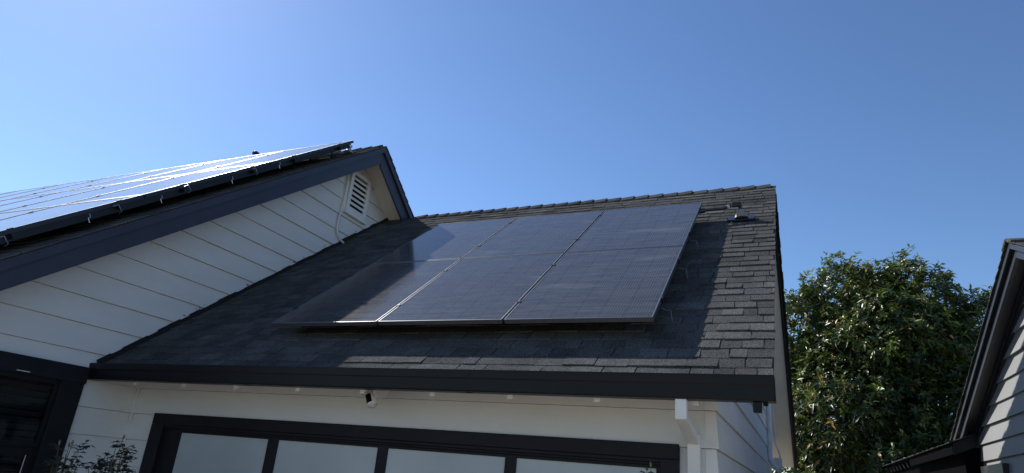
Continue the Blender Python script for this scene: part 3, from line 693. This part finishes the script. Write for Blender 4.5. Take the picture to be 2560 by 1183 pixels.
# ================================================================== neighbour house
az_ = rad(-2.5); D = Vector((math.sin(az_), math.cos(az_), 0)); OUT = Vector((-D.y, D.x, 0))   # OUT faces the garage
nb = thing('neighbouring_house', (2.9, 6, GZ), 'pale grey lap sided neighbouring house with charcoal rake boards at the right edge', 'house')
ORK = Vector((2.55, 0, 0)); XW_ = .20      # rake plane passes here; wall is .34 behind
def NBp(u, z, o=0): return ORK + D * u + Vector((0, 0, z)) - OUT * XW_ + OUT * o      # o = 0: wall plane
def hit_nb(px, py, o):
    d_ = P_at(px, py, 1.0) - EYE; P_ = NBp(0, 0, o); tt = (P_ - EYE).dot(OUT) / d_.dot(OUT); h = EYE + d_ * tt
    return (h - NBp(0, 0, o)).dot(D), h.z
ap = hit_nb(2521, 604, XW_ + .03); lo = hit_nb(2381, 1100, XW_ + .03)
pn = math.atan2(ap[1] - lo[1], lo[0] - ap[0]); tn_ = math.tan(pn); LB = lo[0] - ap[0]
uA, zA = ap
zr = lambda u: zA - abs(u - uA) * tn_
uc, zc_ = hit_nb(2447, 1086, 0)
m = MB(); LVn = [2.40 + .222 * i for i in range(-14, 20)]
top_ = zA - .16
siding(m, NBp(0, 0), D, OUT, lambda z: max(uA - (uc - uA), uA - (top_ - z) / tn_), lambda z: min(uc, uA + (top_ - z) / tn_), GZ, top_ - .01, LVn, lap=.03)
nbw = m.build('wall', MAT['greysiding'], nb)
# roof slabs
m = MB(); sh = MB(); DX = -OUT
for sg in (-1, 1):
    e = Vector((0, 0, 0)); L_ = (LB) / math.cos(pn)
    Vd = (D * (-sg) * math.cos(pn) + Vector((0, 0, math.sin(pn)))); nn = (D * sg * math.sin(pn) + Vector((0, 0, math.cos(pn))))
    topc = NBp(uA, zA, XW_ + .03); lowc = topc - Vd * L_
    if sg == 1: m.obox(lowc - nn * .07, DX * 8, Vd * L_, nn * .068)
    else: m.obox(lowc - nn * .07, Vd * L_, DX * 8, nn * .068)
    shingles(sh, lowc - DX * .03, DX, Vd, nn, 8, L_, exp=.17)
nbr = m.build('roof', MAT['deck'], nb); sh.build('shingles', MAT['shingle'], nbr)
m = MB(); c2, s2_ = math.cos(pn), math.sin(pn)
for i in range(30):
    a_ = NBp(uA, zA, XW_ + .06) + DX * (i * .24); hh = .045 if i == 0 else .02
    for sg in (-1, 1):
        Vd = (D * sg * c2 - Vector((0, 0, s2_))); nn = (D * sg * s2_ + Vector((0, 0, c2)))
        m.obox(a_ + nn * .012, DX * .27, Vd * .17, nn * .022)
m.build('ridge_cap', MAT['shingle'], nbr)
def nbboard(m, o0, o1, d0, d1, ext=0.0):
    for sg in (-1, 1):
        ue = uA + sg * (LB + ext)
        m.prism([NBp(uA, zA - d0, o0), NBp(ue, zA - (LB + ext) * tn_ - d0, o0), NBp(ue, zA - (LB + ext) * tn_ - d1, o0), NBp(uA, zA - d1, o0)], OUT * (o1 - o0))
m = MB(); nbboard(m, XW_ - .03, XW_ + .032, .02, .085); m.build('rake_mould', MAT['darktrim'], nbr, bevel=.004)
m = MB(); nbboard(m, XW_ - .05, XW_ - .008, .086, .19); m.build('rake_fascia', MAT['darktrim'], nbr, bevel=.004)
m = MB(); nbboard(m, .035, XW_ - .052, .12, .15); m.build('soffit', MAT['darktrim'], nbr)
m = MB(); nbboard(m, .0, .034, .12, .26, ext=-.55); m.build('frieze_board', MAT['darktrim'], nbw, bevel=.004)
m = MB(); nbboard(m, .0345, .058, .151, .19, ext=-.55); m.build('frieze_mould', MAT['darktrim'], nbw, bevel=.004)
# window head on the neighbour wall
wa = hit_nb(2514, 1160, .05); wb = hit_nb(2459, 1166, .05)
m = MB(); zt_ = (wa[1] + wb[1]) / 2
def nbox(m, u0, u1, z0_, z1_, o0, o1): m.obox(NBp(u0, z0_, o0), D * (u1 - u0), OUT * (o1 - o0), Vector((0, 0, z1_ - z0_)))
nbox(m, wa[0], wb[0], zt_ - .12, zt_, 0.0, .09); nbox(m, wa[0] + .03, wa[0] + .14, zt_ - 1.2, zt_ - .121, 0, .07); nbox(m, wb[0] - .14, wb[0] - .03, zt_ - 1.2, zt_ - .121, 0, .07); nbox(m, wa[0] + .03, wb[0] - .03, zt_ - 1.3, zt_ - 1.201, 0, .08)
nw = m.build('window_frame', MAT['darktrim'], nb)
m = MB(); nbox(m, wa[0] + .141, wb[0] - .141, zt_ - 1.199, zt_ - .122, .036, .045); m.build('window_pane', MAT['lens'], nw)
# low rear addition with exposed rafter tails
ue0 = uc + .02
EVo = .36                                     # porch eave stands this far in front of the wall plane
uW, zW = hit_nb(2447, 1083, 0.0); zE = hit_nb(2330, 1123, EVo)[1]
pl_ = math.atan2(zW - zE, EVo)
Vd = -OUT * math.cos(pl_) + Vector((0, 0, math.sin(pl_))); nn = OUT * math.sin(pl_) + Vector((0, 0, math.cos(pl_)))
LP = 8.6; SLp = EVo / math.cos(pl_) + .3
ad = MB(); ad.obox(NBp(uW, zE, EVo) - nn * .05, D * LP, Vd * SLp, nn * .048); adr = ad.build('porch_roof', MAT['porch'], nb)
sh = MB(); shingles(sh, NBp(uW - .03 + LP, zE, EVo), -D, Vd, nn, LP, SLp, exp=.17); sh.build('shingles', MAT['shingle'], adr)
m = MB(); m.obox(NBp(uW, zE - .16, EVo - .045), D * 3.4, OUT * .035, Vector((0, 0, .145))); m.build('eave_fascia', MAT['porch'], adr)
m = MB(); m.prism([NBp(uW - .022, zE - .17, EVo - .02), NBp(uW - .022, zE - .01, EVo - .02), NBp(uW - .022, zW - .01, .002), NBp(uW - .022, zW - .17, .002)], D * .02); m.build('end_fascia', MAT['black'], adr)
for i in range(11):
    m = MB(); u = uW + 3.55 + i * .42; b_ = NBp(u, zE - .05, EVo - .03)
    m.obox(b_ - nn * .11, D * .05, Vd * .3, nn * .10); m.build('rafter_tail', MAT['wood'], adr)
m = MB(); m.obox(NBp(uW, GZ, -.5), D * LP, OUT * (EVo + .5 - .14), Vector((0, 0, zE - GZ - .05))); m.build('porch_wall', MAT['porch'], nb)
m = MB(); m.obox(NBp(uA - (uc - uA), GZ, -6), D * (2 * (uc - uA)), OUT * 5.9, Vector((0, 0, zr(uc) - GZ - .1))); m.build('wall_core', MAT['greysiding'], nb)

# ================================================================== tree
def leaf_quads(n, base, dirs, ups, ln, wd, droop):
    """vectorised folded, drooping leaves: 6 verts, 4 tris+quads"""
    side = np.cross(dirs, ups); side /= np.linalg.norm(side, axis=1)[:, None] + 1e-9
    nrm = np.cross(side, dirs)
    L = ln[:, None]; Wd = wd[:, None]; dr = droop[:, None]; Z = np.array([0, 0, -1.0])
    p0 = base; pm = base + dirs * L * .5 + Z * dr * L * .12; pt = base + dirs * L + Z * dr * L * .45
    l = pm + side * Wd * .5 + nrm * Wd * .18; r = pm - side * Wd * .5 + nrm * Wd * .18
    V = np.stack([p0, l, pm, r, pt], 1).reshape(-1, 3)
    i = np.arange(n)[:, None] * 5
    F = np.concatenate([i + np.array([[0, 2, 1]]), i + np.array([[0, 3, 2]]), i + np.array([[1, 2, 4]]), i + np.array([[2, 3, 4]])], 1).reshape(-1, 3)
    return V, F
def leaf_object(name, V, F, tones, m_, parent):
    me = bpy.data.meshes.new(name); org = np.array(ORG[parent.name]); V = V.copy()
    V *= K; V[:, 2] += 1.6 - 1.6 * K; V -= org
    me.vertices.add(len(V)); me.vertices.foreach_set('co', V.astype(np.float32).ravel())
    me.loops.add(len(F) * 3); me.loops.foreach_set('vertex_index', F.astype(np.int32).ravel())
    me.polygons.add(len(F)); me.polygons.foreach_set('loop_start', np.arange(len(F), dtype=np.int32) * 3); me.polygons.foreach_set('loop_total', np.full(len(F), 3, np.int32))
    me.update(calc_edges=True); me.validate()
    at = me.attributes.new("tone", 'FLOAT_COLOR', 'FACE'); at.data.foreach_set('color', np.repeat(tones, 4, axis=0).astype(np.float32).ravel())
    me.materials.append(m_); o = bpy.data.objects.new(name, me); col.objects.link(o); o.parent = parent; return o
def unit(a): return a / (np.linalg.norm(a, axis=-1, keepdims=True) + 1e-9)

TC = np.array([2.25, 21.5, 0.0])
tree = thing('evergreen_tree', (TC[0], TC[1], GZ), 'large glossy leaved evergreen tree with scattered orange leaves behind the garage', 'tree')
#      dx, dy, z, rx, rz
blobs = [(0, 0, 4.2, 2.75, 3.4), (-.85, -.3, 6.9, 1.3, 1.75), (.75, 0, 6.9, 1.4, 1.8), (-2.05, -.4, 6.0, 1.1, 1.85), (-.05, -.2, 7.15, 1.1, 1.15), (2.55, -.2, 5.75, 1.35, 1.75), (0, -.9, 5.6, 1.8, 1.8),
         (-1.2, -1.4, 3.6, 1.6, 2.0), (1.4, -1.4, 3.9, 1.5, 2.0), (2.4, -.5, 3.2, 1.2, 2.0), (-2.0, -.9, 2.6, 1.2, 2.2), (0.1, -1.7, 2.2, 1.8, 1.9), (0, 0, 1.4, 2.7, 1.6)]
cent = []; outw = []
for bx, by, bz, rx, rz in blobs:
    n = int(270 * (rx * rx + rx * rz))
    d = unit(rng.normal(size=(n, 3))); d[:, 1] -= .25; d = unit(d)
    rr = rng.uniform(.72, 1.0, n) ** .6 * (1 + .10 * np.sin(d[:, 0] * 7 + bx * 3) * np.sin(d[:, 2] * 9 + bz))
    p = np.array([TC[0] + bx, TC[1] + by, bz]) + d * np.array([rx, rx, rz]) * rr[:, None]
    cent.append(p); outw.append(d)
cent = np.concatenate(cent); outw = np.concatenate(outw)
keep = np.ones(len(cent), bool)
for bx, by, bz, rx, rz in blobs:
    q_ = (cent - np.array([TC[0] + bx, TC[1] + by, bz])) / np.array([rx, rx, rz]); keep &= (np.linalg.norm(q_, axis=1) > .55)
keep &= (cent[:, 1] < TC[1] + 1.6)
cent = cent[keep]; outw = outw[keep]
ci, oi = [], []
for bx, by, bz, rx, rz in blobs:                       # inner foliage, so that the crown is dense
    n = int(60 * rx * rz); d = unit(rng.normal(size=(n, 3))); rr = rng.uniform(.1, .85, n)
    p = np.array([TC[0] + bx, TC[1] + by + .3, bz]) + d * np.array([rx, rx * .5, rz]) * rr[:, None]; ci.append(p); oi.append(d)
cent = np.concatenate([cent] + ci); outw = np.concatenate([outw] + oi)
# shoots sticking out of the top
tip = rng.random(len(cent)) < .20
cent[tip] += (unit(outw[tip] + [0, 0, 1.2])) * rng.uniform(.08, .42, tip.sum())[:, None]
nr = len(cent); per = 9
axis = unit(outw * .8 + np.array([0, -.1, .55]) + rng.normal(size=(nr, 3)) * .35)
rndv = unit(rng.normal(size=(nr, 3))); e1 = unit(np.cross(axis, rndv)); e2 = np.cross(axis, e1)
B_, D_, U2, TN = [], [], [], []
clt = rng.normal(1.0, .22, nr).clip(.55, 1.6)
kind = rng.random(nr)
for j in range(per):
    an = j * 2.4 + rng.uniform(-.3, .3, nr); el = rng.uniform(.15, .95, nr)
    dd = unit((e1 * np.cos(an)[:, None] + e2 * np.sin(an)[:, None]) * np.cos(el)[:, None] + axis * np.sin(el)[:, None])
    B_.append(cent + axis * (rng.uniform(-.10, .05, nr))[:, None] + rng.normal(size=(nr, 3)) * .02); D_.append(dd); U2.append(unit(axis + rng.normal(size=(nr, 3)) * .25))
    g_ = clt * rng.uniform(.8, 1.2, nr)
    c = np.stack([.052 * g_, .080 * g_, .022 * g_, np.ones(nr)], 1)
    yl = kind < np.where(cent[:, 2] > 5.2, .38, .16); c[yl, 0] = .13 * g_[yl]; c[yl, 1] = .17 * g_[yl]; c[yl, 2] = .03 * g_[yl]  # random yellow-green leaves; the extra ones up high paint the sunlit top
    og = (rng.random(nr) < .012) | ((kind > .982) & (rng.random(nr) < .6)); c[og, 0] = .48; c[og, 1] = .27; c[og, 2] = .06
    TN.append(c)
B_, D_, U2, TN = map(np.concatenate, (B_, D_, U2, TN)); n = len(B_)
V, F = leaf_quads(n, B_, D_, U2, rng.uniform(.13, .26, n), rng.uniform(.042, .078, n), rng.uniform(.2, 1.0, n))
crown = leaf_object('crown', V, F, TN, MAT['leaf'], tree)
m = MB(); tb = Vector((TC[0], TC[1], GZ)); m.tube([tb, tb + Vector((.05, 0, 1.0)), tb + Vector((.0, .1, 2.4)), tb + Vector((.1, .05, 4.2))], [.26, .21, .17, .10], 12); trunk = m.build('trunk', MAT['bark'], tree)
m = MB()
for bx, by, bz, rx, rz in blobs[1:]:
    a = tb + Vector((.02, .05, 1.3 + random.random() * 1.6)); b = Vector((TC[0] + bx, TC[1] + by, bz)); mid = (a + b) / 2 + Vector((0, 0, -.2))
    m.tube([a, mid, b], [.10, .07, .035], 8)
    for k in range(9):
        dv = Vector(rng.normal(size=3)).normalized(); m.tube([mid.lerp(b, random.uniform(.2, 1)), b + Vector((dv.x * rx, dv.y * rx, dv.z * rz)) * .85], [.028, .008], 5)
m.build('limbs', MAT['bark'], tree)

# ================================================================== rose bushes
def rose(base, tips, label, dens=1.0, leafn=7):
    th = thing('rose_bush', base, label, 'rose bush', 'rose bushes in front of the house'); base = Vector(base); st = MB(); bd = MB(); B, Dd, U3, Tn, Ln = [], [], [], [], []
    for tp, hasbud in tips:
        tp = Vector(tp); mid = base.lerp(tp, .55) + Vector((random.uniform(-.05, .05), random.uniform(-.05, .05), 0)); path = [base, mid, base.lerp(tp, .85) + Vector((random.uniform(-.02, .02), 0, 0)), tp]
        st.tube(path, [.010, .007, .004, .002], 6)
        for k in range(int(leafn * dens)):
            q = random.uniform(.62, .985); p = base.lerp(tp, q); dv = Vector((random.uniform(-1, 1), random.uniform(-1, 1), random.uniform(-.1, .6))).normalized()
            ln_ = random.uniform(.06, .13); e = p + dv * ln_; st.tube([p, e], [.0022, .0012], 4)
            for (f_, sgn) in ((.45, 1), (.45, -1), (.8, 1), (.8, -1), (1, 0)):
                sd = dv.cross(Vector((0, 0, 1))).normalized(); ld = (dv * (.5 if sgn else 1) + sd * sgn + Vector((0, 0, random.uniform(-.5, .1)))).normalized()
                B.append(p + dv * ln_ * f_); Dd.append(ld); U3.append(Vector((random.uniform(-.4, .4), random.uniform(-.4, .4), 1)).normalized()); Ln.append(random.uniform(.038, .066))
                g_ = random.uniform(.6, 1.3); Tn.append((.030 * g_, .036 * g_, .018 * g_, 1))
        if hasbud:
            u_ = (tp - mid).normalized(); bd.tube([tp - u_ * .002, tp + u_ * .008, tp + u_ * .020, tp + u_ * .032, tp + u_ * .040], [.003, .0085, .0095, .005, .001], 10)
    n = len(B); V, F = leaf_quads(n, np.array(B), np.array(Dd), np.array(U3), np.array(Ln), np.array(Ln) * .62, rng.uniform(.1, .8, n))
    st.build('stems', MAT['stem'], th)
    leaf_object('leaves', V, F, np.array(Tn), MAT['roseleaf'], th)
    if bd.v: bd.build('buds', MAT['bud'], th)
def ray5(px, py, d=5.0):
    d = d * (1.3 if px < 800 else 1.0); return EYE + (P_at(px, py, 1.0) - EYE).normalized() * d
bA = ray5(150, 1200); bB = ray5(262, 1200)
rose((bA.x, bA.y, .55), [(ray5(180, 1112), True), (ray5(172, 1118), True), (ray5(148, 1112, 5.1), True), (ray5(190, 1128), False), (ray5(165, 1135), False), (ray5(150, 1140, 4.9), False), (ray5(135, 1150), False), (ray5(200, 1145, 5.1), False), (ray5(185, 1160), False), (ray5(160, 1165), False)],
     'thin leggy rose bush with small closed buds in front of the dark window', 1.0, 7)
rose((bB.x, bB.y, .55), [(ray5(308, 1098), True), (ray5(318, 1118), False), (ray5(290, 1118), False), (ray5(272, 1128, 5.1), False), (ray5(305, 1135), False), (ray5(262, 1140), False), (ray5(240, 1160), False), (ray5(222, 1165, 4.9), False), (ray5(300, 1155), False), (ray5(280, 1150, 5.1), False), (ray5(315, 1160), False), (ray5(255, 1165), False)],
     'denser rose bush with one tall bud against the white siding by the garage door', 1.0, 9)
bC = ray5(1634, 1260)
rose((bC.x, bC.y, .55), [(ray5(1627, 1168), True), (ray5(1640, 1186), False), (ray5(1615, 1190), False)], 'lone rose shoot with pointed bud before the right end of the garage door', .6, 4)
